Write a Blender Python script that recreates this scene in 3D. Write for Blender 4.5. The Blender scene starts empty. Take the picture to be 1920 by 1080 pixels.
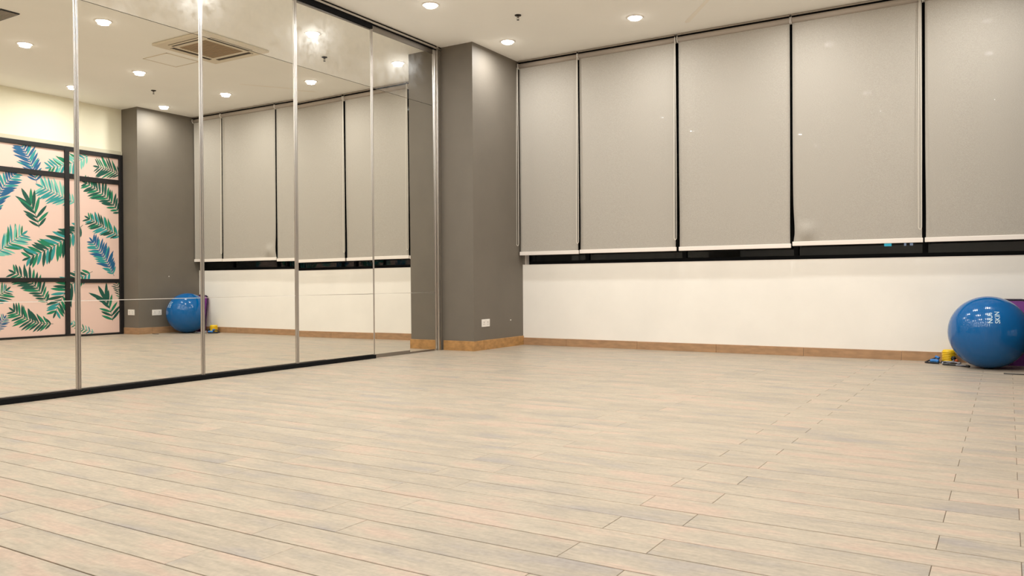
import bpy, bmesh, math, random
from mathutils import Vector, Matrix
random.seed(7)
R = math.radians
C = bpy.context.scene.collection
SC = bpy.context.scene

# ------------------------------------------------------------------ camera
CAM = Vector((5.867, 0.0, 0.82))
YAW, PITCH, ROLL, FPX = -0.5502, -0.0073, -0.0064, 1516.3
def cam_axes():
    f = Vector((math.sin(YAW), math.cos(YAW), 0)); r = Vector((math.cos(YAW), -math.sin(YAW), 0)); u = Vector((0, 0, 1))
    f, u = math.cos(PITCH)*f + math.sin(PITCH)*u, math.cos(PITCH)*u - math.sin(PITCH)*f
    r, u = math.cos(ROLL)*r + math.sin(ROLL)*u, math.cos(ROLL)*u - math.sin(ROLL)*r
    return r, u, f
ar, au, af = cam_axes()
cd = bpy.data.cameras.new('camera'); cam = bpy.data.objects.new('camera', cd); C.objects.link(cam)
cd.sensor_width = 36; cd.lens = FPX/1920*36; cd.clip_start = 0.05; cd.clip_end = 200
cam.matrix_world = Matrix(((ar.x, au.x, -af.x, CAM.x), (ar.y, au.y, -af.y, CAM.y), (ar.z, au.z, -af.z, CAM.z), (0, 0, 0, 1)))
SC.camera = cam

# ------------------------------------------------------------------ night outside, exposure
w = bpy.data.worlds.new('night'); SC.world = w; w.use_nodes = True
w.node_tree.nodes['Background'].inputs[0].default_value = (0.010, 0.012, 0.016, 1)
w.node_tree.nodes['Background'].inputs[1].default_value = 0.10
SC.view_settings.view_transform = 'Standard'; SC.view_settings.look = 'None'
SC.view_settings.exposure = 0.0; SC.view_settings.gamma = 1.0; SC.view_settings.use_curve_mapping = False
LAMP_W = 17.6
LAMP_COL = (0.97, 0.98, 0.97)

# ------------------------------------------------------------------ room measures (metres)
H = 3.677          # ceiling
L = 9.108          # low wall under the windows
YB = -2.6          # wall behind the camera
PX, PY = 0.448, 7.963      # pillar beside the mirrors: its two faces
QX, QY = 6.05, 7.955       # pillar at the other end of the windows
GX = 6.47          # glass partition
SILL = 1.041
YBL = 9.010        # blinds

# ------------------------------------------------------------------ helpers
class MB:
    def __init__(s): s.v = []; s.f = []; s.m = []; s.smooth = []
    def _add(s, vs, fs, mi=0, sm=False):
        o = len(s.v); s.v += [tuple(v) for v in vs]
        for f in fs: s.f.append(tuple(i+o for i in f)); s.m.append(mi); s.smooth.append(sm)
    def box(s, x0, x1, y0, y1, z0, z1, mi=0):
        s._add([(x0,y0,z0),(x1,y0,z0),(x1,y1,z0),(x0,y1,z0),(x0,y0,z1),(x1,y0,z1),(x1,y1,z1),(x0,y1,z1)],
               [(0,3,2,1),(4,5,6,7),(0,1,5,4),(1,2,6,5),(2,3,7,6),(3,0,4,7)], mi); return s
    def bbox(s, x0, x1, y0, y1, z0, z1, b=0.004, mi=0):          # box with chamfered edges
        bm = bmesh.new(); bmesh.ops.create_cube(bm, size=1)
        for v in bm.verts:
            v.co = ((x0+x1)/2+v.co.x*(x1-x0), (y0+y1)/2+v.co.y*(y1-y0), (z0+z1)/2+v.co.z*(z1-z0))
        bmesh.ops.bevel(bm, geom=bm.edges[:], offset=b, segments=2, affect='EDGES', profile=0.5)
        bm.verts.index_update()
        s._add([v.co[:] for v in bm.verts], [[v.index for v in f.verts] for f in bm.faces], mi, False); bm.free(); return s
    def lathe(s, prof, cx=0, cy=0, cz=0, n=32, axis='z', mi=0, sm=True):
        vs = []; k = len(prof)
        for i in range(n):
            a = 2*math.pi*i/n; c, q = math.cos(a), math.sin(a)
            for r, z in prof:
                if axis == 'z': vs.append((cx+r*c, cy+r*q, cz+z))
                elif axis == 'x': vs.append((cx+z, cy+r*c, cz+r*q))
                else: vs.append((cx+r*q, cy+z, cz+r*c))
        fs = []
        for i in range(n):
            j = (i+1) % n
            for t in range(k-1):
                fs.append((i*k+t, j*k+t, j*k+t+1, i*k+t+1))
        s._add(vs, fs, mi, sm); return s
    def tube(s, pts, r, n=8, closed=False, mi=0):
        pts = [Vector(p) for p in pts]; vs = []; N = len(pts); prev = None
        for i, p in enumerate(pts):
            a = pts[(i-1) % N] if (closed or i > 0) else p; b = pts[(i+1) % N] if (closed or i < N-1) else p
            t = (b-a).normalized()
            if prev is None:
                ref = Vector((0,0,1)) if abs(t.z) < 0.9 else Vector((1,0,0)); u = t.cross(ref).normalized()
            else:
                u = prev - t*prev.dot(t); u.normalize()
            prev = u; q = t.cross(u)
            rr = r(i/(N-1)) if callable(r) else r
            for j in range(n):
                an = 2*math.pi*j/n; vs.append(p + rr*(math.cos(an)*u + math.sin(an)*q))
        fs = []
        for i in range(N if closed else N-1):
            i2 = (i+1) % N
            for j in range(n): j2 = (j+1) % n; fs.append((i*n+j, i*n+j2, i2*n+j2, i2*n+j))
        if not closed: fs.append(tuple(range(n-1,-1,-1))); fs.append(tuple((N-1)*n+j for j in range(n)))
        s._add(vs, fs, mi, True); return s
    def poly_extrude(s, pts2, a0, a1, plane='xy', mi=0):           # closed outline extruded; plane names the outline's axes
        n = len(pts2)
        def P(u, v, wv):
            return {'xy': (u, v, wv), 'xz': (u, wv, v), 'yz': (wv, u, v)}[plane]
        vs = [P(u, v, a0) for u, v in pts2] + [P(u, v, a1) for u, v in pts2]
        fs = [tuple(range(n-1,-1,-1)), tuple(range(n, 2*n))] + [(i, (i+1) % n, n+(i+1) % n, n+i) for i in range(n)]
        s._add(vs, fs, mi, False); return s
    def mesh(s, name, mats, fix=True):
        me = bpy.data.meshes.new(name); me.from_pydata(s.v, [], s.f)
        for mt in (mats if isinstance(mats, (list, tuple)) else [mats]): me.materials.append(mt)
        for p, mi, sm in zip(me.polygons, s.m, s.smooth): p.material_index = mi; p.use_smooth = sm
        if fix:
            bm = bmesh.new(); bm.from_mesh(me); bmesh.ops.recalc_face_normals(bm, faces=bm.faces[:]); bm.to_mesh(me); bm.free()
        me.update(); return me
    def build(s, name, mats, parent=None, loc=(0,0,0), fix=True):
        o = bpy.data.objects.new(name, s.mesh(name, mats, fix)); C.objects.link(o); o.location = loc
        if parent: o.parent = parent
        return o
def tag(o, label=None, cat=None, group=None, kind=None):
    if label: o['label'] = label
    if cat: o['category'] = cat
    if group: o['group'] = group
    if kind: o['kind'] = kind
    return o
def thing(name, label, cat, loc=(0,0,0), rot=(0,0,0), group=None, kind=None):
    o = bpy.data.objects.new(name, None); C.objects.link(o); o.location = loc; o.rotation_euler = rot
    o.empty_display_size = 0.1
    return tag(o, label, cat, group, kind)

# ------------------------------------------------------------------ materials
def srgb(r, g, b):
    f = lambda c: (c/255/12.92) if c/255 <= 0.04045 else ((c/255+0.055)/1.055)**2.4
    return (f(r), f(g), f(b), 1)
def mat(name, col, rough=0.6, metal=0.0, noise=0.0, nscale=6.0, bump=0.0, bscale=80.0, spec=0.5, coat=0.0, emit=None, estr=0.0, stretch=(1,1,1)):
    m = bpy.data.materials.new(name); m.use_nodes = True; nt = m.node_tree; b = nt.nodes['Principled BSDF']
    b.inputs['Base Color'].default_value = col; b.inputs['Roughness'].default_value = rough; b.inputs['Metallic'].default_value = metal
    b.inputs['Specular IOR Level'].default_value = spec
    if coat: b.inputs['Coat Weight'].default_value = coat; b.inputs['Coat Roughness'].default_value = 0.06
    if emit: b.inputs['Emission Color'].default_value = emit; b.inputs['Emission Strength'].default_value = estr
    if noise or bump:
        g = nt.nodes.new('ShaderNodeNewGeometry'); mp = nt.nodes.new('ShaderNodeMapping'); mp.inputs['Scale'].default_value = stretch
        nt.links.new(g.outputs['Position'], mp.inputs['Vector'])
    if noise:
        n = nt.nodes.new('ShaderNodeTexNoise'); n.inputs['Scale'].default_value = nscale; n.inputs['Detail'].default_value = 5
        nt.links.new(mp.outputs[0], n.inputs['Vector'])
        rp = nt.nodes.new('ShaderNodeMapRange'); rp.inputs[1].default_value = 0.3; rp.inputs[2].default_value = 0.7
        rp.inputs[3].default_value = 1-noise; rp.inputs[4].default_value = 1+noise*0.5
        nt.links.new(n.outputs[0], rp.inputs[0])
        mx = nt.nodes.new('ShaderNodeVectorMath'); mx.operation = 'SCALE'; mx.inputs[0].default_value = col[:3]
        nt.links.new(rp.outputs[0], mx.inputs['Scale']); nt.links.new(mx.outputs[0], b.inputs['Base Color'])
    if bump:
        n2 = nt.nodes.new('ShaderNodeTexNoise'); n2.inputs['Scale'].default_value = bscale; n2.inputs['Detail'].default_value = 4
        nt.links.new(mp.outputs[0], n2.inputs['Vector'])
        bp = nt.nodes.new('ShaderNodeBump'); bp.inputs['Strength'].default_value = bump; bp.inputs['Distance'].default_value = 0.004
        nt.links.new(n2.outputs[0], bp.inputs['Height']); nt.links.new(bp.outputs[0], b.inputs['Normal'])
    return m

M = {}
M['ceiling'] = mat('ceiling_paint', srgb(253, 251, 245), 0.9, noise=0.02, nscale=1.2, bump=0.05, bscale=40)
M['wall'] = mat('cream_wall_paint', srgb(246, 240, 230), 0.85, noise=0.04, nscale=2.0, bump=0.10, bscale=60)
M['wall_upper'] = mat('pale_cream_paint', srgb(240, 234, 212), 0.85, noise=0.03, nscale=2.0)
M['pillar'] = mat('dark_grey_paint', srgb(114, 106, 95), 0.62, noise=0.05, nscale=3.0, bump=0.25, bscale=130)
M['skirt'] = mat('brown_wood_tile', srgb(176, 138, 102), 0.5, noise=0.20, nscale=9.0, bump=0.05, bscale=40, stretch=(1, 1, 3))
M['skirt2'] = mat('ochre_wood_tile', srgb(184, 138, 84), 0.5, noise=0.28, nscale=14.0, bump=0.05, bscale=40, stretch=(1, 1, 2))
M['grout'] = mat('brown_grout', srgb(120, 100, 82), 0.9)
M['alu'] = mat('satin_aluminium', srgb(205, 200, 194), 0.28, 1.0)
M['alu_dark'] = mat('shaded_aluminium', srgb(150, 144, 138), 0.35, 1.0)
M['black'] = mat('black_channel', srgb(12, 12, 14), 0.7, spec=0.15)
M['frame_black'] = mat('black_frame', srgb(22, 20, 22), 0.45)
M['window_frame'] = mat('window_frame_black', srgb(8, 8, 9), 0.7, spec=0.15)
M['white_plastic'] = mat('white_plastic', srgb(240, 234, 226), 0.4)
M['white_metal'] = mat('white_powder_coat', srgb(240, 230, 220), 0.35)
M['socket_dark'] = mat('socket_slot', srgb(60, 56, 54), 0.6)
M['chain'] = mat('bead_chain', srgb(228, 220, 206), 0.45)
M['roller'] = mat('roller_fabric', srgb(176, 164, 152), 0.8)
M['rail'] = mat('blind_rail_metal', srgb(176, 168, 160), 0.25, 1.0)
M['pink'] = mat('pink_film', srgb(238, 205, 192), 0.5, noise=0.03, nscale=1.5)
M['band'] = mat('grey_band', srgb(205, 198, 176), 0.6)
M['leaf_dark'] = mat('leaf_dark_green', srgb(18, 84, 70), 0.6)
M['leaf_green'] = mat('leaf_green', srgb(24, 128, 92), 0.6)
M['leaf_teal'] = mat('leaf_teal', srgb(46, 150, 150), 0.6)
M['leaf_blue'] = mat('leaf_blue', srgb(28, 96, 140), 0.6)
M['leaf_pale'] = mat('leaf_pale_teal', srgb(120, 196, 178), 0.6)
M['purple'] = mat('purple_vinyl', srgb(118, 44, 128), 0.5, noise=0.06, nscale=9)
M['purple_dark'] = mat('dark_trim', srgb(34, 18, 40), 0.6)
M['yellow'] = mat('yellow_plastic', srgb(244, 200, 18), 0.4)
M['rubber'] = mat('black_rubber', srgb(26, 26, 30), 0.5)
M['blue_grip'] = mat('blue_foam_grip', srgb(52, 120, 190), 0.6)
M['grey_hose'] = mat('grey_hose', srgb(150, 150, 156), 0.4)
M['print'] = mat('pale_print', srgb(196, 222, 236), 0.5)
M['ac'] = mat('ac_white_plastic', srgb(226, 214, 192), 0.5)
M['ac_slot'] = mat('ac_slot', srgb(70, 60, 48), 0.7)
M['ac_grille'] = mat('ac_grille', srgb(168, 146, 118), 0.7)
M['grille_grey'] = mat('grille_grey', srgb(158, 150, 138), 0.6)
M['strip_white'] = mat('white_strip', srgb(250, 244, 232), 0.5)
M['sprinkler'] = mat('sprinkler_metal', srgb(48, 44, 38), 0.4, 0.6)
M['lens'] = mat('lamp_lens', (1, 1, 1, 1), 0.5, emit=(1.0, 0.95, 0.86, 1), estr=14.0)
M['sign_cyan'] = mat('cyan_lit_sign', (0, 0, 0, 1), 0.5, emit=(0.1, 0.8, 0.9, 1), estr=1.6)
M['sign_white'] = mat('white_lit_window', (0, 0, 0, 1), 0.5, emit=(0.8, 0.8, 0.95, 1), estr=0.9)

def mirror_mat(name, haze):
    m = bpy.data.materials.new(name); m.use_nodes = True; nt = m.node_tree; nt.nodes.remove(nt.nodes['Principled BSDF']); out = nt.nodes['Material Output']
    a = nt.nodes.new('ShaderNodeBsdfGlossy'); a.inputs['Roughness'].default_value = 0.0; a.inputs['Color'].default_value = (0.93, 0.92, 0.87, 1)
    if not haze:
        nt.links.new(a.outputs[0], out.inputs[0]); return m
    b = nt.nodes.new('ShaderNodeBsdfGlossy'); b.inputs['Roughness'].default_value = 0.30; b.inputs['Color'].default_value = (0.95, 0.94, 0.90, 1)
    mix = nt.nodes.new('ShaderNodeMixShader'); g = nt.nodes.new('ShaderNodeNewGeometry')
    n = nt.nodes.new('ShaderNodeTexNoise'); n.inputs['Scale'].default_value = 9; n.inputs['Detail'].default_value = 10; n.inputs['Roughness'].default_value = 0.7
    mr = nt.nodes.new('ShaderNodeMapRange'); mr.inputs[1].default_value = 0.35; mr.inputs[2].default_value = 0.7; mr.inputs[3].default_value = 0.006; mr.inputs[4].default_value = haze
    nt.links.new(g.outputs['Position'], n.inputs['Vector']); nt.links.new(n.outputs[0], mr.inputs[0]); nt.links.new(mr.outputs[0], mix.inputs[0])
    nt.links.new(a.outputs[0], mix.inputs[1]); nt.links.new(b.outputs[0], mix.inputs[2]); nt.links.new(mix.outputs[0], out.inputs[0]); return m
M['mirror'] = mirror_mat('mirror_glass', 0)
M['mirror_top'] = mirror_mat('smeared_mirror_glass', 0.09)

def plank_mat():
    m = bpy.data.materials.new('wood_look_tile'); m.use_nodes = True; nt = m.node_tree; b = nt.nodes['Principled BSDF']; N = nt.nodes.new; LK = nt.links.new
    b.inputs['Roughness'].default_value = 0.42; b.inputs['Specular IOR Level'].default_value = 0.4
    oi = N('ShaderNodeObjectInfo'); g = N('ShaderNodeNewGeometry')
    ad = N('ShaderNodeMath'); ad.operation = 'ADD'; LK(oi.outputs['Random'], ad.inputs[0]); LK(g.outputs['Random Per Island'], ad.inputs[1])
    fr = N('ShaderNodeMath'); fr.operation = 'FRACT'; LK(ad.outputs[0], fr.inputs[0])
    # large cloudy pink/grey/cream patches, stretched along the plank and shifted from plank to plank
    sh = N('ShaderNodeVectorMath'); sh.operation = 'MULTIPLY_ADD'; sh.inputs[1].default_value = (1.6, 5.0, 1.0)
    cx = N('ShaderNodeCombineXYZ'); m10 = N('ShaderNodeMath'); m10.operation = 'MULTIPLY'; m10.inputs[1].default_value = 37.0
    LK(fr.outputs[0], m10.inputs[0]); LK(m10.outputs[0], cx.inputs[2]); LK(g.outputs['Position'], sh.inputs[0]); LK(cx.outputs[0], sh.inputs[2])
    n1 = N('ShaderNodeTexNoise'); n1.inputs['Scale'].default_value = 1.5; n1.inputs['Detail'].default_value = 3; LK(sh.outputs[0], n1.inputs['Vector'])
    rp = N('ShaderNodeValToRGB'); e = rp.color_ramp.elements
    e[0].position = 0.28; e[0].color = srgb(164, 154, 145); e[1].position = 0.74; e[1].color = srgb(190, 167, 147)
    for pos, c in ((0.42, srgb(175, 162, 144)), (0.54, srgb(184, 170, 150)), (0.64, srgb(191, 168, 149))):
        q = e.new(pos); q.color = c
    LK(n1.outputs[0], rp.inputs[0])
    # fine grain
    sg = N('ShaderNodeVectorMath'); sg.operation = 'MULTIPLY_ADD'; sg.inputs[1].default_value = (9.0, 48.0, 1.0); LK(g.outputs['Position'], sg.inputs[0]); LK(cx.outputs[0], sg.inputs[2])
    n2 = N('ShaderNodeTexNoise'); n2.inputs['Scale'].default_value = 1.4; n2.inputs['Detail'].default_value = 6; n2.inputs['Roughness'].default_value = 0.65; LK(sg.outputs[0], n2.inputs['Vector'])
    gr = N('ShaderNodeMapRange'); gr.inputs[1].default_value = 0.3; gr.inputs[2].default_value = 0.72; gr.inputs[3].default_value = 0.80; gr.inputs[4].default_value = 1.08; LK(n2.outputs[0], gr.inputs[0])
    pr = N('ShaderNodeMapRange'); pr.inputs[3].default_value = 0.95; pr.inputs[4].default_value = 1.03; LK(fr.outputs[0], pr.inputs[0])
    mu = N('ShaderNodeMath'); mu.operation = 'MULTIPLY'; LK(gr.outputs[0], mu.inputs[0]); LK(pr.outputs[0], mu.inputs[1])
    n3 = N('ShaderNodeTexNoise'); n3.inputs['Scale'].default_value = 55; n3.inputs['Detail'].default_value = 4; LK(g.outputs['Position'], n3.inputs['Vector'])
    s3 = N('ShaderNodeMapRange'); s3.inputs[1].default_value = 0.3; s3.inputs[2].default_value = 0.7; s3.inputs[3].default_value = 0.90; s3.inputs[4].default_value = 1.06; LK(n3.outputs[0], s3.inputs[0])
    mu2 = N('ShaderNodeMath'); mu2.operation = 'MULTIPLY'; LK(mu.outputs[0], mu2.inputs[0]); LK(s3.outputs[0], mu2.inputs[1]); mu = mu2
    vs = N('ShaderNodeVectorMath'); vs.operation = 'SCALE'; LK(rp.outputs[0], vs.inputs[0]); LK(mu.outputs[0], vs.inputs['Scale']); LK(vs.outputs[0], b.inputs['Base Color'])
    bp = N('ShaderNodeBump'); bp.inputs['Strength'].default_value = 0.22; bp.inputs['Distance'].default_value = 0.003; LK(n2.outputs[0], bp.inputs['Height']); LK(bp.outputs[0], b.inputs['Normal'])
    return m
M['plank'] = plank_mat()

def fabric_mat():
    m = bpy.data.materials.new('grey_screen_fabric'); m.use_nodes = True; nt = m.node_tree; b = nt.nodes['Principled BSDF']; out = nt.nodes['Material Output']; N = nt.nodes.new; LK = nt.links.new
    b.inputs['Roughness'].default_value = 0.75; b.inputs['Specular IOR Level'].default_value = 0.2
    g = N('ShaderNodeNewGeometry'); mp = N('ShaderNodeMapping'); mp.inputs['Scale'].default_value = (1, 1, 2.0); LK(g.outputs['Position'], mp.inputs[0])
    n = N('ShaderNodeTexNoise'); n.inputs['Scale'].default_value = 160; n.inputs['Detail'].default_value = 3; LK(mp.outputs[0], n.inputs['Vector'])
    rp = N('ShaderNodeValToRGB'); rp.color_ramp.elements[0].position = 0.3; rp.color_ramp.elements[0].color = srgb(188, 180, 168); rp.color_ramp.elements[1].position = 0.7; rp.color_ramp.elements[1].color = srgb(210, 202, 190)
    LK(n.outputs[0], rp.inputs[0]); LK(rp.outputs[0], b.inputs['Base Color'])
    t = N('ShaderNodeBsdfTransparent'); mx = N('ShaderNodeMixShader'); mx.inputs[0].default_value = 0.34
    LK(b.outputs[0], mx.inputs[1]); LK(t.outputs[0], mx.inputs[2]); LK(mx.outputs[0], out.inputs[0]); return m
M['fabric'] = fabric_mat()

def window_mat():
    m = bpy.data.materials.new('window_glass'); m.use_nodes = True; nt = m.node_tree; nt.nodes.remove(nt.nodes['Principled BSDF']); out = nt.nodes['Material Output']; N = nt.nodes.new; LK = nt.links.new
    t = N('ShaderNodeBsdfTransparent'); t.inputs[0].default_value = (0.5, 0.55, 0.58, 1)
    gl = N('ShaderNodeBsdfGlossy'); gl.inputs['Roughness'].default_value = 0.012
    mx = N('ShaderNodeMixShader'); mx.inputs[0].default_value = 0.04
    LK(t.outputs[0], mx.inputs[1]); LK(gl.outputs[0], mx.inputs[2]); LK(mx.outputs[0], out.inputs[0]); return m
M['window'] = window_mat()

def ball_mat():
    m = mat('blue_ball_vinyl', srgb(0, 92, 156), 0.13, spec=0.5)
    nt = m.node_tree; b = nt.nodes['Principled BSDF']; N = nt.nodes.new; LK = nt.links.new
    tc = N('ShaderNodeTexCoord'); wv = N('ShaderNodeTexWave'); wv.wave_type = 'BANDS'; wv.bands_direction = 'X'; wv.inputs['Scale'].default_value = 26; wv.inputs['Distortion'].default_value = 0.4
    LK(tc.outputs['Object'], wv.inputs['Vector'])
    bp = N('ShaderNodeBump'); bp.inputs['Strength'].default_value = 0.10; bp.inputs['Distance'].default_value = 0.002; LK(wv.outputs[1], bp.inputs['Height']); LK(bp.outputs[0], b.inputs['Normal'])
    return m
M['ball'] = ball_mat()

# ================================================================== STRUCTURE
# ---- floor: a grout bed and single wood-look tiles laid in an alternating bond
floor = MB().box(-0.09, GX+0.15, YB-0.1, L+0.2, -0.12, -0.006).build('floor', M['grout'])
tag(floor, 'pale wood-look plank floor of the studio', 'floor', kind='structure')
RP, PL, GAP = 0.160, 0.963, 0.0042
def visible(x, y):
    d = Vector((x, y, 0)) - CAM; z = d.dot(af)
    if z < 0.3: return False
    px = FPX*d.dot(ar)/z; py = -FPX*d.dot(au)/z
    return abs(px) < 1010 and py < 580
slots = []
row0 = 2.52-0.5*RP
k0 = int((YB-row0)/RP)-1
for k in range(k0, 60):
    y0 = row0 + k*RP; y1 = y0+RP
    if y1 < YB+0.02 or y0 > L-0.02: continue
    y0, y1 = max(y0, YB), min(y1, L)
    off = 2.79 if k % 2 == 0 else 3.01
    n0 = int((0-off)/PL)-2
    for n in range(n0, 8):
        x0 = off+n*PL; x1 = x0+PL
        a, b = max(x0, -0.06), min(x1, GX-0.005)
        if b-a < 0.02: continue
        slots.append((a, b, y0, y1))
def plank_key(s):
    vis = any(visible(x, y) for x in (s[0], (s[0]+s[1])/2, s[1]) for y in (s[2], s[3]))
    c = Vector(((s[0]+s[1])/2, (s[2]+s[3])/2, 0))-CAM
    return (0 if vis else 1, c.length)
slots.sort(key=plank_key)
pl_full = None
def plank_mesh(lx, ly):
    b = MB(); h, c = 0.006, 0.0012
    X, Y = lx/2, ly/2
    b._add([(-X,-Y,-h),(X,-Y,-h),(X,Y,-h),(-X,Y,-h),(-X,-Y,-c),(X,-Y,-c),(X,Y,-c),(-X,Y,-c),(-X+c,-Y+c,0),(X-c,-Y+c,0),(X-c,Y-c,0),(-X+c,Y-c,0)],
           [(0,3,2,1),(0,1,5,4),(1,2,6,5),(2,3,7,6),(3,0,4,7),(4,5,9,8),(5,6,10,9),(6,7,11,10),(7,4,8,11),(8,9,10,11)])
    return b
cache = {}
rest = MB()
for i, (a, b, y0, y1) in enumerate(slots):
    lx, ly = b-a-0.0014, y1-y0-GAP
    dz = random.uniform(-0.0006, 0.0)
    if i < 300:
        key = (round(lx, 3), round(ly, 3))
        if key not in cache: cache[key] = plank_mesh(lx, ly).mesh('plank', M['plank'])
        o = bpy.data.objects.new('plank', cache[key]); C.objects.link(o); o.parent = floor
        o.location = ((a+b)/2, (y0+y1)/2, dz)
    else:
        t = plank_mesh(lx, ly); cx, cy = (a+b)/2, (y0+y1)/2
        rest._add([(x+cx, y+cy, z+dz) for x, y, z in t.v], t.f)
ro = rest.build('far_planks', M['plank'], floor); ro['kind'] = 'stuff'

# ---- ceiling, walls
tag(MB().box(-0.09, GX+0.15, YB-0.1, L+0.3, H, H+0.15).build('ceiling', M['ceiling']), 'flat pale beige painted ceiling', 'ceiling', kind='structure')
tag(MB().box(-0.20, -0.075, YB, PY, 0, H).build('wall_left', M['pillar']), 'wall behind the mirror panels', 'wall', kind='structure')
tag(MB().box(PX-0.03, QX+0.03, L, L+0.22, 0, SILL).build('wall_back', M['wall']), 'low cream wall under the row of blinds', 'wall', kind='structure')
tag(MB().box(-0.2, GX+0.15, YB-0.1, YB, 0, H).build('wall_front', M['wall']), 'plain cream wall opposite the windows', 'wall', kind='structure')
tag(MB().box(GX, GX+0.15, YB, QY, 2.985, H).build('wall_right', M['wall_upper']), 'pale cream wall strip above the leaf-print partition', 'wall', kind='structure')
tag(MB().box(-0.2, PX, PY, L+0.22, 0, H).build('pillar', M['pillar']), 'dark grey square pillar beside the mirrors', 'pillar', kind='structure')
tag(MB().box(QX, GX+0.15, QY, L+0.22, 0, H).build('pillar', M['pillar']), 'dark grey square pillar beside the leaf-print partition', 'pillar', kind='structure')

# ---- skirting, tile by tile
def skirting(name, label, runs, m):
    root = thing(name, label, 'skirting', runs[0][0:2]+(0,), kind='structure')
    ox, oy = runs[0][0:2]
    for (x0, y0, x1, y1, h, t, nx, ny, cuts) in runs:
        d = Vector((x1-x0, y1-y0)); ln = d.length; d /= ln
        cs = [0]+[c for c in cuts if 0.01 < c < ln-0.01]+[ln]
        for a, b in zip(cs[:-1], cs[1:]):
            p0 = Vector((x0, y0))+d*(a+0.0015); p1 = Vector((x0, y0))+d*(b-0.0015); tt = t+random.uniform(-0.0015, 0.0015)
            q = [p0, p1, p1+Vector((nx, ny))*tt, p0+Vector((nx, ny))*tt]
            bb = MB(); c = 0.003
            hh = h+random.uniform(-0.001, 0.001)
            qi = [p0, p1, p1+Vector((nx, ny))*(tt-c), p0+Vector((nx, ny))*(tt-c)]
            bb._add([(v.x-ox, v.y-oy, 0.0) for v in q]+[(v.x-ox, v.y-oy, hh-c) for v in q]+[(v.x-ox, v.y-oy, hh) for v in qi],
                    [(0,1,2,3),(0,1,5,4),(1,2,6,5),(2,3,7,6),(3,0,4,7),(4,5,9,8),(5,6,10,9),(6,7,11,10),(7,4,8,11),(8,9,10,11)])
            bb.build('skirting_tile', m, root)
    return root
skirting('baseboard_back', 'brown tile skirting along the low cream wall', [(PX+0.012, L, QX-0.012, L, 0.095, 0.012, 0, -1, [x-PX-0.012 for x in (1.09, 2.05, 3.02, 3.98, 4.94, 5.9)])], M['skirt'])
skirting('baseboard_left', 'ochre tile skirting around the pillar beside the mirrors',
         [(0.004, PY, PX+0.012, PY, 0.117, 0.012, 0, -1, []), (PX, PY, PX, L-0.0005, 0.117, 0.012, 1, 0, [0.195, 0.35, 0.676, 1.06])], M['skirt2'])
skirting('baseboard_right', 'brown tile skirting around the pillar beside the leaf-print partition',
         [(QX-0.012, QY, GX, QY, 0.105, 0.012, 0, -1, []), (QX, QY, QX, L-0.0005, 0.105, 0.012, -1, 0, [0.23, 0.55, 0.86])], M['skirt'])

# ---- window behind the blinds: sill capping, black frame bars, panes
win = thing('window_1', 'long black-framed night window behind the roller blinds', 'window', (PX, L, SILL), kind='structure')
def wpart(name, m, x0, x1, y0, y1, z0, z1, b=0.004):
    return MB().bbox(x0-PX, x1-PX, y0-L, y1-L, z0-SILL, z1-SILL, b).build(name, m, win)
wpart('sill_cap', M['white_metal'], PX, QX, L-0.004, L+0.2, SILL, SILL+0.006, 0.002)
wpart('bottom_rail', M['window_frame'], PX, QX, L+0.10, L+0.16, SILL+0.006, SILL+0.05)
wpart('top_rail', M['window_frame'], PX, QX, L+0.10, L+0.16, H-0.06, H)
xs = [PX, 1.335, 2.61, 3.885, 5.15, QX]
for i, x in enumerate(xs):
    wpart('mullion', M['window_frame'], max(PX, x-0.025), min(QX, x+0.025), L+0.095, L+0.165, SILL+0.05, H-0.06)
for a, b in zip(xs[:-1], xs[1:]):
    wpart('pane', M['window'], a+0.02, b-0.02, L+0.125, L+0.131, SILL+0.04, H-0.05, 0.001)
wpart('reveal_strip', M['pillar'], PX, PX+0.036, L-0.002, L+0.095, SILL+0.006, H, 0.001)
wpart('jamb', M['white_metal'], PX+0.036, PX+0.042, L-0.002, L+0.095, SILL+0.006, H, 0.001)

# ---- a dark building far outside in the night with a few lit specks
M['facade'] = mat('night_facade', srgb(16, 16, 20), 0.9, noise=0.2, nscale=0.3)
tag(MB().box(-30, 40, 12, 45, -4.3, -4.0).build('ground', M['facade']), 'dark ground outside the window', 'ground', kind='structure')
bd = thing('building', 'dark building outside in the night with a cyan lit sign', 'building', (3, 30, -4.0))
MB().box(-14, 14, 0.05, 8, 0, 9).build('facade', M['facade'], bd)
for (nm, m_, x, z, wd, hg) in (('lit_sign', 'sign_cyan', 2.40, 2.0, 0.22, 0.09), ('lit_window', 'sign_white', 2.93, 2.0, 0.06, 0.09), ('lit_window', 'sign_white', 3.12, 2.0, 0.09, 0.08)):
    MB().bbox(x-3-wd/2, x-3+wd/2, -0.02, 0.06, z+4-hg/2, z+4+hg/2, 0.005).build(nm, M[m_], bd)

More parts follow.
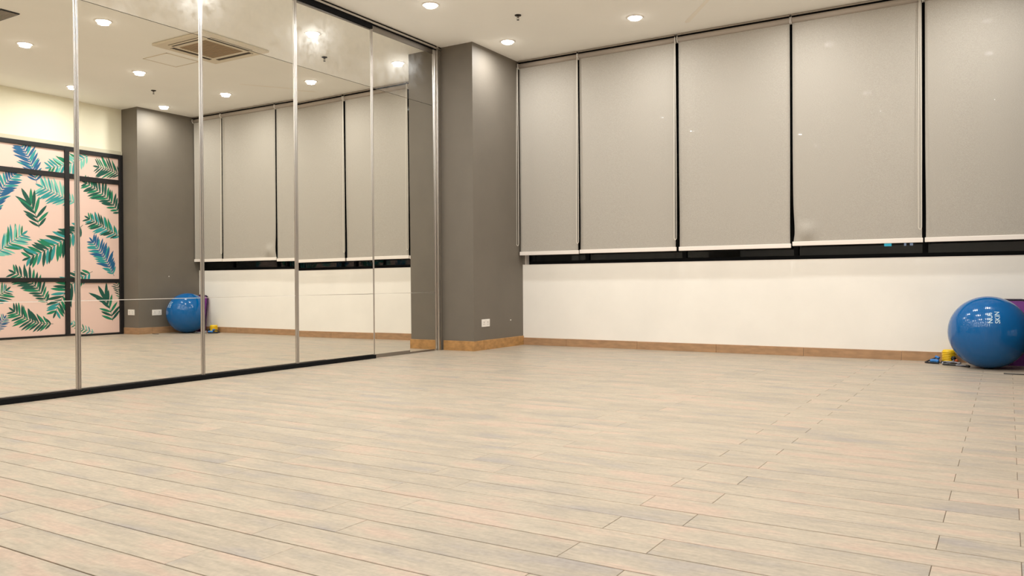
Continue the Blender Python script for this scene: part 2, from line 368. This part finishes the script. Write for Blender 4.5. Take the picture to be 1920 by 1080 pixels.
# ================================================================== MIRRORS
tt = thing('top_track', 'black recessed ceiling track above the mirror panels with silver lip', 'track', (0, YB, H))
MB().box(-0.072, -0.014, 0, 6.727-YB, -0.094, 0).build('channel', M['black'], tt)
MB().box(-0.072, -0.014, 6.727-YB, PY-YB, -0.045, 0).build('channel', M['black'], tt)
MB().bbox(-0.014, 0.0, 0, PY-YB, -0.042, -0.020, 0.002).build('lip', M['alu'], tt)
bt = thing('bottom_track', 'black floor track under the mirror panels', 'track', (0, YB, 0))
MB().box(-0.072, 0.0, 0, 6.726-YB, 0, 0.039).build('channel', M['black'], bt)
ST = 0.018
def mirror_panel(y0, y1, th, ph, label, front=False, wide_end=0.0):
    yc = (y0+y1)/2
    t = thing('mirror_panel', label, 'mirror', (-0.038, yc, 0), (0, 0, 0), 'sliding mirror panels')
    zb, zt = (0.0, H-0.046) if front else (0.040, H-0.094)
    rb, rt = (0.040, 0.060) if front else (0.010, 0.016)
    a, b = y0-yc+0.001, y1-yc-0.001
    # the glass hangs a hair out of true in its frame: every panel reflects a little differently
    n = Vector((math.cos(th)*math.cos(ph), math.sin(th)*math.cos(ph), math.sin(ph)))
    def sheet(z0, z1, m):
        # plane through (0,0,1.8) with normal n, solved for x
        def X(y, z): return -(n.y*y + n.z*(z-1.8))/n.x
        c = [(a+ST*0.5, z0), (b-ST*0.5, z0), (b-ST*0.5, z1), (a+ST*0.5, z1)]
        vs = [(X(y, z), y, z) for y, z in c]+[(X(y, z)-0.006, y, z) for y, z in c]
        q = MB(); q._add(vs, [(0,1,2,3),(4,7,6,5),(0,4,5,1),(1,5,6,2),(2,6,7,3),(3,7,4,0)])
        q.build('mirror_sheet', m, t)
    j1, j2, g = 0.702, 2.950, 0.0022
    sheet(zb+rb*0.5, j1-g, M['mirror']); sheet(j1+g, j2-g, M['mirror']); sheet(j2+g, zt-rt*0.5, M['mirror_top'])
    MB().box(-0.030, -0.020, a+ST, b-ST, zb, zt).build('backing_board', M['grille_grey'], t)
    MB().box(-0.012, -0.003, a+ST, b-ST, j1-0.0025, j1+0.0025).build('joint_strip', M['white_plastic'], t)
    fx = 0.008
    for (s0, s1) in ((a, a+ST), (b-ST-wide_end, b)):
        m_ = MB()
        w_ = s1-s0
        prof = [(-0.026, s0), (fx-0.004, s0), (fx, s0+w_*0.22), (fx, s0+w_*0.40), (fx-0.009, s0+w_*0.5), (fx, s0+w_*0.62), (fx, s0+w_*0.80), (fx-0.004, s1), (-0.026, s1)]
        m_.poly_extrude(prof, zb, zt, 'xy'); m_.build('stile', M['alu'], t)
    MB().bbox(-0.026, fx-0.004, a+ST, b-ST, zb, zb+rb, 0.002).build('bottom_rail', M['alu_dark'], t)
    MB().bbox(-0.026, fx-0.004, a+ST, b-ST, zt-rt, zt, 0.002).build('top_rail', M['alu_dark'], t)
    return t
edges = [0.118, 1.219, 2.320, 3.443, 4.536, 5.621, 6.728, 7.876]
tilt = [(0.002, 0.001), (-0.004, 0.0), (-0.003, -0.0023), (-0.0022, -0.0009), (0.005, -0.0002), (-0.0102, 0.0033), (-0.0083, 0.002)]
labs = ['tall framed mirror panel, seventh counted from the grey pillar', 'tall framed mirror panel, sixth counted from the grey pillar',
        'tall framed mirror panel cut by the left edge of the photo', 'tall framed mirror panel reflecting the blue ball and pillar corner',
        'tall framed mirror panel, third counted from the grey pillar', 'tall framed mirror panel, second counted from the grey pillar',
        'tall framed mirror panel on a silver rail right beside the grey pillar']
for i in range(7):
    mirror_panel(edges[i], edges[i+1], tilt[i][0], tilt[i][1], labs[i], front=(i == 6), wide_end=0.03 if i == 6 else 0)
jb = thing('side_jamb', 'aluminium side jamb between the last mirror and the grey pillar', 'jamb', (-0.02, 7.876, 0))
MB().bbox(-0.05, 0.018, 0.002, 0.028, 0, H, 0.003).build('outer_profile', M['alu'], jb)
MB().bbox(-0.05, 0.006, 0.029, 0.085, 0, H-0.02, 0.003).build('filler_strip', M['pillar'], jb)

# ================================================================== ROLLER BLINDS
def blind(x0, x1, zbot, label, chain_x=None, chain_z=1.30, pucker=False, seed=0):
    rnd = random.Random(seed); cx = (x0+x1)/2
    t = thing('roller_blind', label, 'blind', (cx, YBL, zbot), group='roller blinds over the night window')
    A, B = x0-cx, x1-cx; ztop = 3.588-zbot
    # fabric: thin slab with a faint sag, narrowing a little above the bottom bar
    nx, nz = 28, 64; fr = []
    for j in range(nz+1):
        v = j/nz; z = 0.043+(ztop-0.043)*v
        for i in range(nx+1):
            u = i/nx
            l = A+0.006+ (0.005*math.exp(-((v-0.10)/0.2)**2)); r = B-0.006-(0.004*math.exp(-((v-0.10)/0.2)**2))
            if pucker: l += 0.012*math.exp(-((v-0.05)/0.08)**2)*(1-math.exp(-(v/0.02)**2))
            x = l+(r-l)*u
            y = 0.004*math.sin(3.1*u+seed)*math.sin(math.pi*v)+0.0025*math.sin(9*u+seed*2)*(1-v)*v
            if pucker and v < 0.09: y -= 0.034*math.exp(-((u-0.10)/0.06)**2)*math.sin(v/0.09*math.pi)-0.010*math.exp(-((u-0.03)/0.05)**2)*(1-v/0.09)
            fr.append((x, y, z))
    nvt = len(fr); th = 0.0012
    vs = [(x, y-th/2, z) for x, y, z in fr]+[(x, y+th/2, z) for x, y, z in fr]; fs = []
    W_ = nx+1
    for j in range(nz):
        for i in range(nx):
            q = (j*W_+i, j*W_+i+1, (j+1)*W_+i+1, (j+1)*W_+i); fs.append(q); fs.append(tuple(nvt+k for k in reversed(q)))
    bnd = [j*W_ for j in range(nz+1)]
    for k in range(nz):
        for e0, e1 in ((bnd[k], bnd[k+1]), (bnd[k]+nx, bnd[k+1]+nx)): fs.append((e0, e1, nvt+e1, nvt+e0))
    fb = MB(); fb._add(vs, fs, 0, True); fb.build('fabric', M['fabric'], t, fix=False)
    MB().bbox(A, B, -0.012, 0.010, 0, 0.046, 0.004).build('bottom_bar', M['white_metal'], t)
    ra = 3.612-zbot
    MB().lathe([(0.0, A+0.008), (0.030, A+0.008), (0.030, B-0.008), (0.0, B-0.008)], 0, -0.004, ra, 24, 'x').build('roller', M['roller'], t)
    hr = MB().bbox(A, B, -0.030, 0.040, H-zbot-0.022, H-zbot-0.001, 0.004).build('headrail', M['rail'], t)
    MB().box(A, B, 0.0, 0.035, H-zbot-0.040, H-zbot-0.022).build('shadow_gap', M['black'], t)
    for e in (A, B):
        MB().poly_extrude([(-0.034, 3.642-zbot), (-0.038, ra), (-0.026, ra-0.032), (0.0, ra-0.040), (0.026, ra-0.030), (0.040, ra), (0.040, 3.642-zbot)], e-0.002 if e > 0 else e-0.004, e+0.004 if e > 0 else e+0.002, 'yz').build('bracket', M['white_plastic'], hr)
    if chain_x is not None:
        c = chain_x-cx; zl = chain_z-zbot; wv = 0.030; pts = []
        n = 22
        for i in range(n+1): v = i/n; pts.append((c-wv/2*min(1, 0.35+v), -0.038-0.012*v, ra-0.02+(zl+0.03-ra+0.02)*v))
        for i in range(1, 10): a = math.pi*i/10; pts.append((c-wv/2*math.cos(a), -0.050, zl+0.03-0.03*math.sin(a)))
        for i in range(n+1): v = 1-i/n; pts.append((c+wv/2*min(1, 0.35+v), -0.038-0.012*v, ra-0.02+(zl+0.03-ra+0.02)*v))
        MB().tube(pts, 0.0032, 6).build('bead_chain', M['chain'], t)
    return t
blind(0.467, 1.320, 1.1645, 'narrow grey roller blind beside the pillar next to the mirrors', 0.462, 1.287, seed=1)
blind(1.334, 2.585, 1.1695, 'wide grey roller blind, second from the mirror-side pillar', 1.327, 1.292, seed=2)
blind(2.615, 3.874, 1.1695, 'wide grey roller blind in the middle of the row', 2.590, 1.297, seed=3)
blind(3.889, 5.147, 1.1895, 'wide grey roller blind puckered at its lower left corner', 5.125, 1.317, pucker=True, seed=4)
blind(5.162, 6.040, 1.1915, 'grey roller blind above the blue exercise ball', None, seed=5)

# ================================================================== CEILING FITTINGS
lens_me = MB().lathe([(0.0, -0.026), (0.030, -0.0245), (0.055, -0.018), (0.070, -0.004), (0.070, 0.004), (0.0, 0.004)], n=28, sm=True).mesh('lens', M['lens'])
trim_me = MB().lathe([(0.070, -0.001), (0.074, -0.007), (0.086, -0.007), (0.092, -0.003), (0.092, 0.0), (0.070, 0.0)], n=32).mesh('trim_ring', M['white_plastic'])
ld = bpy.data.lights.new('lamp', 'AREA'); ld.shape = 'DISK'; ld.size = 0.11; ld.energy = LAMP_W; ld.color = LAMP_COL; ld.spread = R(180)
cols = [(0.808, 'next to the mirrors'), (2.43, 'second out from the mirrors'), (4.055, 'third out from the mirrors'), (5.68, 'next to the leaf-print partition')]
rows = [(8.185, 'in the row closest to the blinds'), (6.68, 'in the second row from the blinds'), (5.18, 'in the third row from the blinds'),
        (3.67, 'in the fourth row from the blinds'), (2.16, 'in the fifth row from the blinds'), (0.65, 'in the sixth row from the blinds')]
for y, rn in rows:
    for x, cn in cols:
        if (x, y) == (2.43, 6.68): continue                     # the air conditioner sits there
        t = thing('recessed_downlight', 'round downlight %s, %s' % (rn, cn), 'downlight', (x, y, H), group='recessed ceiling downlights')
        for nm, me, dz in (('trim_ring', trim_me, 0), ('lens', lens_me, -0.0015)):
            o = bpy.data.objects.new(nm, me); C.objects.link(o); o.parent = t; o.location = (0, 0, dz-0.004 if nm == 'lens' else 0)
        lo = bpy.data.objects.new('lamp', ld); C.objects.link(lo); lo.parent = t; lo.location = (0, 0, -0.033)

def sprinkler(x, y, label):
    t = thing('sprinkler', label, 'sprinkler', (x, y, H), group='ceiling sprinklers')
    MB().lathe([(0.0, 0.0), (0.036, 0.0), (0.034, -0.008), (0.016, -0.012), (0.0, -0.012)], n=24).build('rosette', M['sprinkler'], t)
    MB().lathe([(0.0, -0.010), (0.013, -0.010), (0.013, -0.026), (0.008, -0.030), (0.0, -0.030)], n=16).build('body', M['alu_dark'], t)
    for s in (-1, 1): MB().tube([(s*0.007, 0, -0.028), (s*0.012, 0, -0.038), (s*0.004, 0, -0.050)], 0.002, 6).build('frame_arm', M['sprinkler'], t)
    MB().lathe([(0.0, -0.050), (0.014, -0.050), (0.014, -0.054), (0.0, -0.054)], n=16).build('deflector', M['sprinkler'], t)
sprinkler(1.40, 7.44, 'small dark ceiling sprinkler nearest the mirrors')
sprinkler(4.83, 7.42, 'small dark ceiling sprinkler nearest the leaf-print partition')

# cassette air conditioner
ac = thing('air_conditioner', 'square ceiling cassette air conditioner with central grille', 'air conditioner', (2.24, 6.45, H))
S = 0.49
MB().bbox(-S, S, -S, S, -0.030, 0, 0.010).build('panel', M['ac'], ac)
fr_ = MB()
for a in range(4):
    c, s_ = math.cos(a*math.pi/2), math.sin(a*math.pi/2)
    b_ = MB().bbox(-0.30, 0.30, 0.335, 0.405, -0.034, -0.028, 0.002)
    m_ = MB(); m_._add([(x*c-y*s_, x*s_+y*c, z) for x, y, z in b_.v], b_.f); sl_ = m_.build('air_slot', M['ac_slot'], ac)
    b_ = MB().bbox(-0.30, 0.30, 0.375, 0.402, -0.040, -0.033, 0.002)
    m_ = MB(); m_._add([(x*c-y*s_, x*s_+y*c, z) for x, y, z in b_.v], b_.f); m_.build('louvre', M['ac'], sl_)
gr = MB().bbox(-0.27, 0.27, -0.27, 0.27, -0.036, -0.028, 0.003).build('intake_grille', M['ac_grille'], ac)
for i in range(13):
    y = -0.24+i*0.04; MB().box(-0.26, 0.26, y-0.006, y+0.006, -0.041, -0.035).build('grille_slat', M['ac_grille'], gr)

ht = thing('ceiling_hatch', 'flush square access hatch in the ceiling beside the air conditioner', 'hatch', (3.17, 6.54, H))
MB().bbox(-0.225, 0.225, -0.225, 0.225, -0.004, 0, 0.002).build('door_panel', M['ceiling'], ht)
for k in range(4):
    c, s_ = math.cos(k*math.pi/2), math.sin(k*math.pi/2); b_ = MB().box(-0.240, 0.240, 0.228, 0.240, -0.006, 0)
    m_ = MB(); m_._add([(x*c-y*s_, x*s_+y*c, z) for x, y, z in b_.v], b_.f); m_.build('edge_trim', M['ac'], ht)

vt = thing('air_grille', 'grey slotted air grille in the ceiling, far left in the mirrors', 'vent', (3.40, 4.48, H))
MB().bbox(-0.43, 0.43, -0.095, 0.095, -0.012, 0, 0.003).build('frame', M['frame_black'], vt)
MB().box(-0.415, 0.415, -0.08, 0.08, -0.014, -0.010).build('core', M['grille_grey'], vt)
for i in range(7):
    y = -0.066+i*0.022; MB().box(-0.41, 0.41, y-0.004, y+0.004, -0.018, -0.012).build('slat', M['grille_grey'], vt)

d0, d1 = Vector((2.83, 8.67)), Vector((3.40, 7.90)); dv = (d1-d0).normalized(); pv = Vector((-dv.y, dv.x))  # flat white slanted sliver just under the ceiling, pointed towards the blinds
st = MB().poly_extrude([tuple(d0), tuple(d0+pv*0.030+dv*0.03), tuple(d1+pv*0.018), tuple(d1-pv*0.018), tuple(d0-pv*0.028+dv*0.05)], H-0.002, H-0.0002, 'xy').build('ceiling_strip', M['strip_white'])
tag(st, 'thin slanted white strip across the ceiling above the blinds', 'strip')

# ================================================================== LEAF-PRINT GLASS PARTITION
gp = thing('glass_partition', 'black-framed glass partition covered in pink palm-leaf film', 'partition', (GX, 0, 0))
ytop = QY-0.004
mull = [(7.885, ytop), (6.980, 7.050), (5.560, 5.630), (4.140, 4.210), (2.720, 2.790), (1.300, 1.370), (-0.12, -0.05), (-1.54, -1.47), (YB, YB+0.07)]
trans = [(0.0, 0.032), (0.838, 0.900), (2.436, 2.512), (2.858, 2.925)]
for a, b in mull: MB().bbox(-0.035, 0.035, a, b, 0.0, 2.925, 0.003).build('mullion', M['frame_black'], gp)
for (a, b) in trans:
    for (m1, m0) in zip(mull[:-1], mull[1:]):
        MB().bbox(-0.030, 0.030, m0[1], m1[0], a, b, 0.003).build('transom', M['frame_black'], gp)
for (m1, m0) in zip(mull[:-1], mull[1:]):
    for (t0, t1) in zip(trans[:-1], trans[1:]):
        MB().box(-0.006, 0.006, m0[1]-0.005, m1[0]+0.005, t0[1]-0.005, t1[0]+0.005).build('pane', M['pink'], gp)
MB().bbox(-0.022, 0.06, YB, ytop, 2.925, 2.985, 0.003).build('head_band', M['band'], gp)

def frond(y0, z0, y1, z1, width, pal, n=13, bend=0.0, seed=0):
    """flat printed palm frond: tip (y0,z0), stem end (y1,z1)"""
    broad = n <= 8 and width > 0.4; fat = 2.1 if broad else 1.3
    if broad: y0, z0 = y0+(y1-y0)*0.38, z0+(z1-z0)*0.38; n = 6; width *= 1.1
    rnd = random.Random(seed); T, B = Vector((y0, z0)), Vector((y1, z1)); ax = B-T; ln = ax.length; pe = Vector((-ax.y, ax.x)).normalized()
    def pt(s): return T+ax*s+pe*bend*ln*math.sin(math.pi*s)
    def dr(s): return (pt(min(1, s+0.02))-pt(max(0, s-0.02))).normalized()
    b = MB(); xf = -0.0066
    def quadstrip(ptsL, ptsR, mi, lift):
        n_ = len(ptsL); vs = [(xf-lift, p.x, p.y) for p in ptsL]+[(xf-lift, p.x, p.y) for p in ptsR]
        b._add(vs, [(i, i+1, n_+i+1, n_+i) for i in range(n_-1)], mi)
    S_ = [i/14 for i in range(15)]
    quadstrip([pt(s)+pe*0.0035 for s in S_], [pt(s)-pe*0.0035 for s in S_], 0, 0.0006)
    def leaflet(root, d, l, wd, mi, lift):
        q = Vector((-d.y, d.x)); A_, B_ = [], []
        for k in range(7):
            v = k/6; wv = wd*math.sin(math.pi*min(1, 0.06+v*0.94))**0.75; c = root+d*l*v
            A_.append(c+q*wv); B_.append(c-q*wv)
        quadstrip(A_, B_, mi, lift)
    for i in range(n):
        s = 0.04+0.90*i/(n-1); d = dr(s); prof = (0.95-0.35*s) if broad else math.sin(math.pi*(0.14+0.74*s))**0.8
        for sd in (1, -1):
            q = Vector((-d.y, d.x))*sd; an = R(rnd.uniform(26, 40) if (broad and s < 0.4) else rnd.uniform(44, 58)); l = width*0.62*prof*rnd.uniform(0.85, 1.12)
            dd = (-d*math.cos(an)+q*math.sin(an)); leaflet(pt(s), dd, l, fat*(ln*0.013+l*0.026), rnd.randrange(len(pal)), 0.0001+0.00004*i+(0.00002 if sd > 0 else 0))
    leaflet(pt(0.03), -dr(0.05), width*(0.55 if broad else 0.28), fat*(0.004+width*0.022), 0, 0.0008)
    mb = b.build('leaf_print', [M[k] for k in pal], gp, fix=False)
    return mb
DG = ['leaf_dark', 'leaf_green', 'leaf_dark']; GB = ['leaf_dark', 'leaf_teal', 'leaf_green']; BL = ['leaf_blue', 'leaf_teal', 'leaf_blue']; PT = ['leaf_teal', 'leaf_pale', 'leaf_pale']; TG = ['leaf_teal', 'leaf_green', 'leaf_pale']
FR = [(6.34, 2.88, 6.57, 2.32, 0.36, BL, 15, 0.05), (6.76, 2.57, 7.40, 2.86, 0.34, TG, 13, -0.06), (7.55, 2.69, 7.93, 2.60, 0.38, DG, 10, 0.05),
      (6.27, 2.43, 5.98, 1.80, 0.34, BL, 15, -0.10), (6.40, 2.20, 6.60, 1.65, 0.46, DG, 8, 0.05), (6.64, 2.27, 7.16, 2.06, 0.42, PT, 12, 0.0),
      (7.33, 2.42, 7.93, 1.95, 0.36, DG, 15, 0.07), (7.38, 1.86, 7.93, 1.58, 0.34, GB, 14, 0.0), (7.44, 1.50, 7.80, 0.95, 0.36, BL, 16, 0.04),
      (6.36, 1.54, 5.95, 1.22, 0.40, TG, 12, 0.0), (6.43, 1.19, 7.29, 1.75, 0.44, GB, 17, -0.05), (6.23, 0.98, 6.72, 0.50, 0.38, DG, 14, 0.10),
      (6.83, 0.36, 7.44, 1.02, 0.42, GB, 15, 0.12), (7.58, 0.77, 7.77, 0.22, 0.46, DG, 8, 0.05), (6.22, 0.42, 6.80, 0.20, 0.36, DG, 14, -0.10),
      (7.08, 0.19, 7.46, 0.05, 0.16, TG, 8, 0.0), (6.13, 0.72, 5.86, 0.50, 0.32, GB, 10, 0.0), (6.10, 0.32, 5.95, 0.10, 0.20, BL, 9, 0.0), (7.84, 0.84, 7.93, 0.55, 0.2, DG, 8, 0)]
for rep in range(5):
    for i, f in enumerate(FR):
        sh = -2.0*rep; y0, z0, y1, z1, wd, pal, n, bd = f
        if rep and i in (2, 18): continue
        if min(y0, y1)+sh < YB+0.3: continue
        frond(y0+sh, z0, y1+sh, z1, wd, pal, n, bd, seed=i)

# ================================================================== SOCKETS, SCREWS
def socket(loc, rz, label):
    # local: plate in the xz plane, facing -y
    t = thing('wall_socket', label, 'socket', loc, (0, 0, rz), 'white double wall sockets')
    t = MB().bbox(-0.086, 0.086, -0.010, 0, -0.046, 0.046, 0.003).build('plate', M['white_plastic'], t)
    for s in (-1, 1):
        MB().bbox(s*0.042-0.012, s*0.042+0.012, -0.014, -0.009, 0.020, 0.036, 0.002).build('switch', M['white_plastic'], t)
        MB().box(s*0.042-0.003, s*0.042+0.003, -0.0108, -0.009, 0.002, 0.014).build('pin_hole', M['socket_dark'], t)
        for e in (-1, 1): MB().box(s*0.042+e*0.013-0.004, s*0.042+e*0.013+0.004, -0.0108, -0.009, -0.020, -0.014).build('pin_hole', M['socket_dark'], t)
socket((PX, 8.21, 0.325), math.pi/2, 'white double socket low on the pillar beside the mirrors')
socket((6.24, QY, 0.355), 0, 'white double socket on the narrow pillar face beside the partition')
socket((QX, 8.28, 0.345), -math.pi/2, 'white double socket on the pillar face behind the blue ball')
def screw(loc, rz, label):
    t = thing('wall_screw', label, 'screw', loc, (0, 0, rz))
    MB().lathe([(0.0, -0.012), (0.006, -0.011), (0.009, -0.006), (0.006, 0.0), (0.0, 0.0)], axis='y', n=12).build('head', M['white_plastic'], t)
    MB().box(-0.006, 0.006, -0.0125, -0.011, -0.0012, 0.0012).build('slot', M['socket_dark'], t)
screw((PX, 8.79, 0.335), math.pi/2, 'tiny white screw low on the pillar beside the mirrors')
screw((QX, 8.51, 0.94), -math.pi/2, 'tiny white screw on the pillar above the blue ball')

# ================================================================== BALL AND KIT IN THE CORNER
BC, BR = Vector((5.712, 8.615, 0.331)), 0.331
ball = thing('exercise_ball', 'big glossy blue exercise ball with pale printed lettering', 'ball', (BC.x, BC.y, 0))
nb = MB(); prof = []
for i in range(49):
    a = -math.pi/2+math.pi*i/48; r = BR*math.cos(a); z = BR*math.sin(a)+BR
    z = max(z, 0.006*(1-min(1, r/0.075)**2)*0+0.0)
    prof.append((max(r, 0.0), z))
nb.lathe(prof, 0, 0, 0, 72); bo = nb.build('shell', M['ball'], ball)
MB().lathe([(0.0, 0.0), (0.012, 0.0), (0.010, 0.006), (0.0, 0.007)], -BR+0.002, 0, BR, 16, 'x').build('valve_plug', M['blue_grip'], ball)
def on_ball(dirv, u, v, e1, e2, lift):
    d = (dirv+e1*u/BR+e2*v/BR).normalized(); return Vector((0, 0, BR))+d*(BR+lift)
# lettering: centre direction found from where it shows on the ball; it reads upwards
tdir = (Vector((5.755, 8.33, 0.475))-BC).normalized()
e_up = (Vector((0, 0, 1))-tdir*tdir.z).normalized(); e_left = e_up.cross(tdir).normalized()*1.0
vr = Vector((1, 0, 0)); 
if e_left.x > 0: e_left = -e_left
def text_on_ball(name, body, size, u0, v0):
    cu = bpy.data.curves.new(name, 'FONT'); cu.body = body; cu.size = size; cu.align_x = 'LEFT'; cu.offset = 0.0006
    to = bpy.data.objects.new(name, cu); C.objects.link(to); bpy.context.view_layer.update()
    me = bpy.data.meshes.new_from_object(to.evaluated_get(bpy.context.evaluated_depsgraph_get())); bpy.data.objects.remove(to); bpy.data.curves.remove(cu)
    for v in me.vertices:
        p = on_ball(tdir, u0+v.co.x, v0+v.co.y, e_up, e_left, 0.0012); v.co = p
    me.materials.clear(); me.materials.append(M['print'])
    o = bpy.data.objects.new(name, me); C.objects.link(o); o.parent = bo; return o
text_on_ball('lettering', 'NU', 0.054, -0.056, 0.008)
text_on_ball('lettering', 'SKIN', 0.056, -0.056, -0.050)
eb = MB()
def ring(u, v, r0, r1, a0, a1, n=20):
    vs = []; 
    for i in range(n+1):
        a = a0+(a1-a0)*i/n
        for r in (r0, r1): vs.append(on_ball(tdir, u+r*math.cos(a), v+r*math.sin(a), e_up, e_left, 0.0012))
    eb._add(vs, [(2*i, 2*i+1, 2*i+3, 2*i+2) for i in range(n)])
ring(0.040, 0.017, 0.0055, 0.0095, 0, 2*math.pi); ring(0.040, 0.034, 0.0055, 0.0095, R(30), R(330)); ring(0.040, 0.049, 0.0, 0.0035, 0, 2*math.pi, 10)
eb.build('emblem', M['print'], bo, fix=False)

# purple pad leaning on the wall behind the ball
pad = thing('exercise_pad', 'purple rounded pad leaning on the white wall behind the blue ball', 'pad', (5.82, 8.965, 0.0), (R(-7.5), 0, 0))
def rrect(w_, h_, r_, n=6):
    o = []
    for cx, cz, a0 in ((w_/2-r_, r_, -90), (w_/2-r_, h_-r_, 0), (-w_/2+r_, h_-r_, 90), (-w_/2+r_, r_, 180)):
        for i in range(n+1): a = R(a0+90*i/n); o.append((cx+r_*math.cos(a), cz+r_*math.sin(a)))
    return o
pb = MB().poly_extrude(rrect(0.42, 0.615, 0.055), 0.0, 0.045, 'xz').build('body', M['purple'], pad)
op = rrect(0.43, 0.622, 0.06); pts = [(x, 0.0225, z+0.006) for x, z in op]
MB().tube(pts, 0.010, 8, closed=True).build('edge_trim', M['purple_dark'], pb)

# yellow bellows foot pump
pump = thing('foot_pump', 'small yellow bellows foot pump beside the blue ball', 'pump', (5.375, 8.995, 0.0))
MB().bbox(-0.075, 0.075, -0.070, 0.070, 0.0, 0.014, 0.004).build('base_plate', M['rubber'], pump)
pr = [(0.0, 0.014)]
for i in range(6):
    z = 0.018+i*0.0165; pr += [(0.056, z), (0.067, z+0.005), (0.067, z+0.010), (0.056, z+0.015)]
pr += [(0.060, 0.122), (0.050, 0.130), (0.0, 0.130)]
MB().lathe(pr, n=36).build('bellows', M['yellow'], pump)
MB().lathe([(0.0, -0.105), (0.010, -0.105), (0.012, -0.090), (0.022, -0.084), (0.024, -0.060), (0.0, -0.060)], 0.040, 0, 0.050, 16, 'y').build('nozzle', M['rubber'], pump)
MB().lathe([(0.0, -0.090), (0.016, -0.090), (0.016, -0.055), (0.0, -0.055)], 0.064, 0.0, 0.030, 14, 'y').build('red_valve', mat('orange_red', srgb(214, 96, 40), 0.5), pump)

# resistance bands and hose heaped on the floor
def loop(pts, n=8):
    P = [Vector(p) for p in pts]; out = []
    for i in range(len(P)-1):
        p0, p1, p2, p3 = P[max(0, i-1)], P[i], P[i+1], P[min(len(P)-1, i+2)]
        for k in range(n):
            t = k/n; out.append(0.5*((2*p1)+(-p0+p2)*t+(2*p0-5*p1+4*p2-p3)*t*t+(-p0+3*p1-3*p2+p3)*t*t*t))
    out.append(P[-1]); return out
rb = thing('resistance_band', 'black tube resistance band with blue grips heaped left of the pump', 'band', (5.35, 8.80, 0.0))
MB().tube([Vector(v)-Vector((5.35, 8.80, 0)) for v in loop([(5.295, 8.815, 0.010), (5.235, 8.835, 0.009), (5.178, 8.88, 0.008), (5.185, 8.93, 0.012), (5.262, 8.975, 0.048), (5.288, 8.93, 0.046), (5.262, 8.88, 0.020), (5.215, 8.90, 0.010), (5.235, 8.94, 0.012), (5.28, 8.90, 0.030), (5.296, 8.85, 0.012)])], 0.0075, 8).build('tube', M['rubber'], rb)
MB().tube([Vector(v)-Vector((5.35, 8.80, 0)) for v in loop([(5.225, 8.855, 0.028), (5.258, 8.836, 0.032), (5.292, 8.820, 0.028)])], 0.016, 10).build('grip', M['blue_grip'], rb)
MB().tube([Vector(v)-Vector((5.35, 8.80, 0)) for v in loop([(5.262, 8.925, 0.062), (5.292, 8.900, 0.052)])], 0.013, 10).build('grip', M['blue_grip'], rb)
hs = thing('pump_hose', 'grey hose coiled on the floor in front of the pump', 'hose', (5.42, 8.76, 0.0))
MB().tube([Vector(v)-Vector((5.42, 8.76, 0)) for v in loop([(5.42, 8.885, 0.038), (5.40, 8.82, 0.022), (5.345, 8.755, 0.009), (5.328, 8.79, 0.020), (5.355, 8.83, 0.026), (5.44, 8.80, 0.026), (5.47, 8.755, 0.014), (5.45, 8.70, 0.010), (5.51, 8.655, 0.012), (5.55, 8.615, 0.010)])], 0.0065, 8).build('tube', M['grey_hose'], hs)
MB().lathe([(0.0, -0.014), (0.010, -0.014), (0.011, 0.0), (0.008, 0.014), (0.0, 0.014)], 5.475-5.42, 8.72-8.76, 0.026, 14, 'x').build('connector', M['grey_hose'], hs)
MB().tube([(5.535-5.42, 8.63-8.76, 0.012), (5.56-5.42, 8.605-8.76, 0.010)], 0.011, 10).build('end_fitting', M['rubber'], hs)
MB().tube([Vector(v)-Vector((5.42, 8.76, 0)) for v in loop([(5.335, 8.775, 0.008), (5.345, 8.735, 0.008), (5.40, 8.725, 0.008), (5.455, 8.705, 0.008), (5.50, 8.665, 0.008), (5.53, 8.635, 0.008)])], 0.008, 8).build('coil', M['rubber'], hs)

sp = loop([(5.835, 8.165, 0.004), (5.87, 8.150, 0.004), (5.93, 8.145, 0.004), (5.985, 8.155, 0.004)])
so = MB().tube([Vector(v)-Vector((5.91, 8.15, 0)) for v in sp], lambda v: 0.0042, 6).build('loose_cord', M['rubber'], None, (5.91, 8.15, 0))
tag(so, 'short dark cord lying on the floor in front of the blue ball', 'cord')
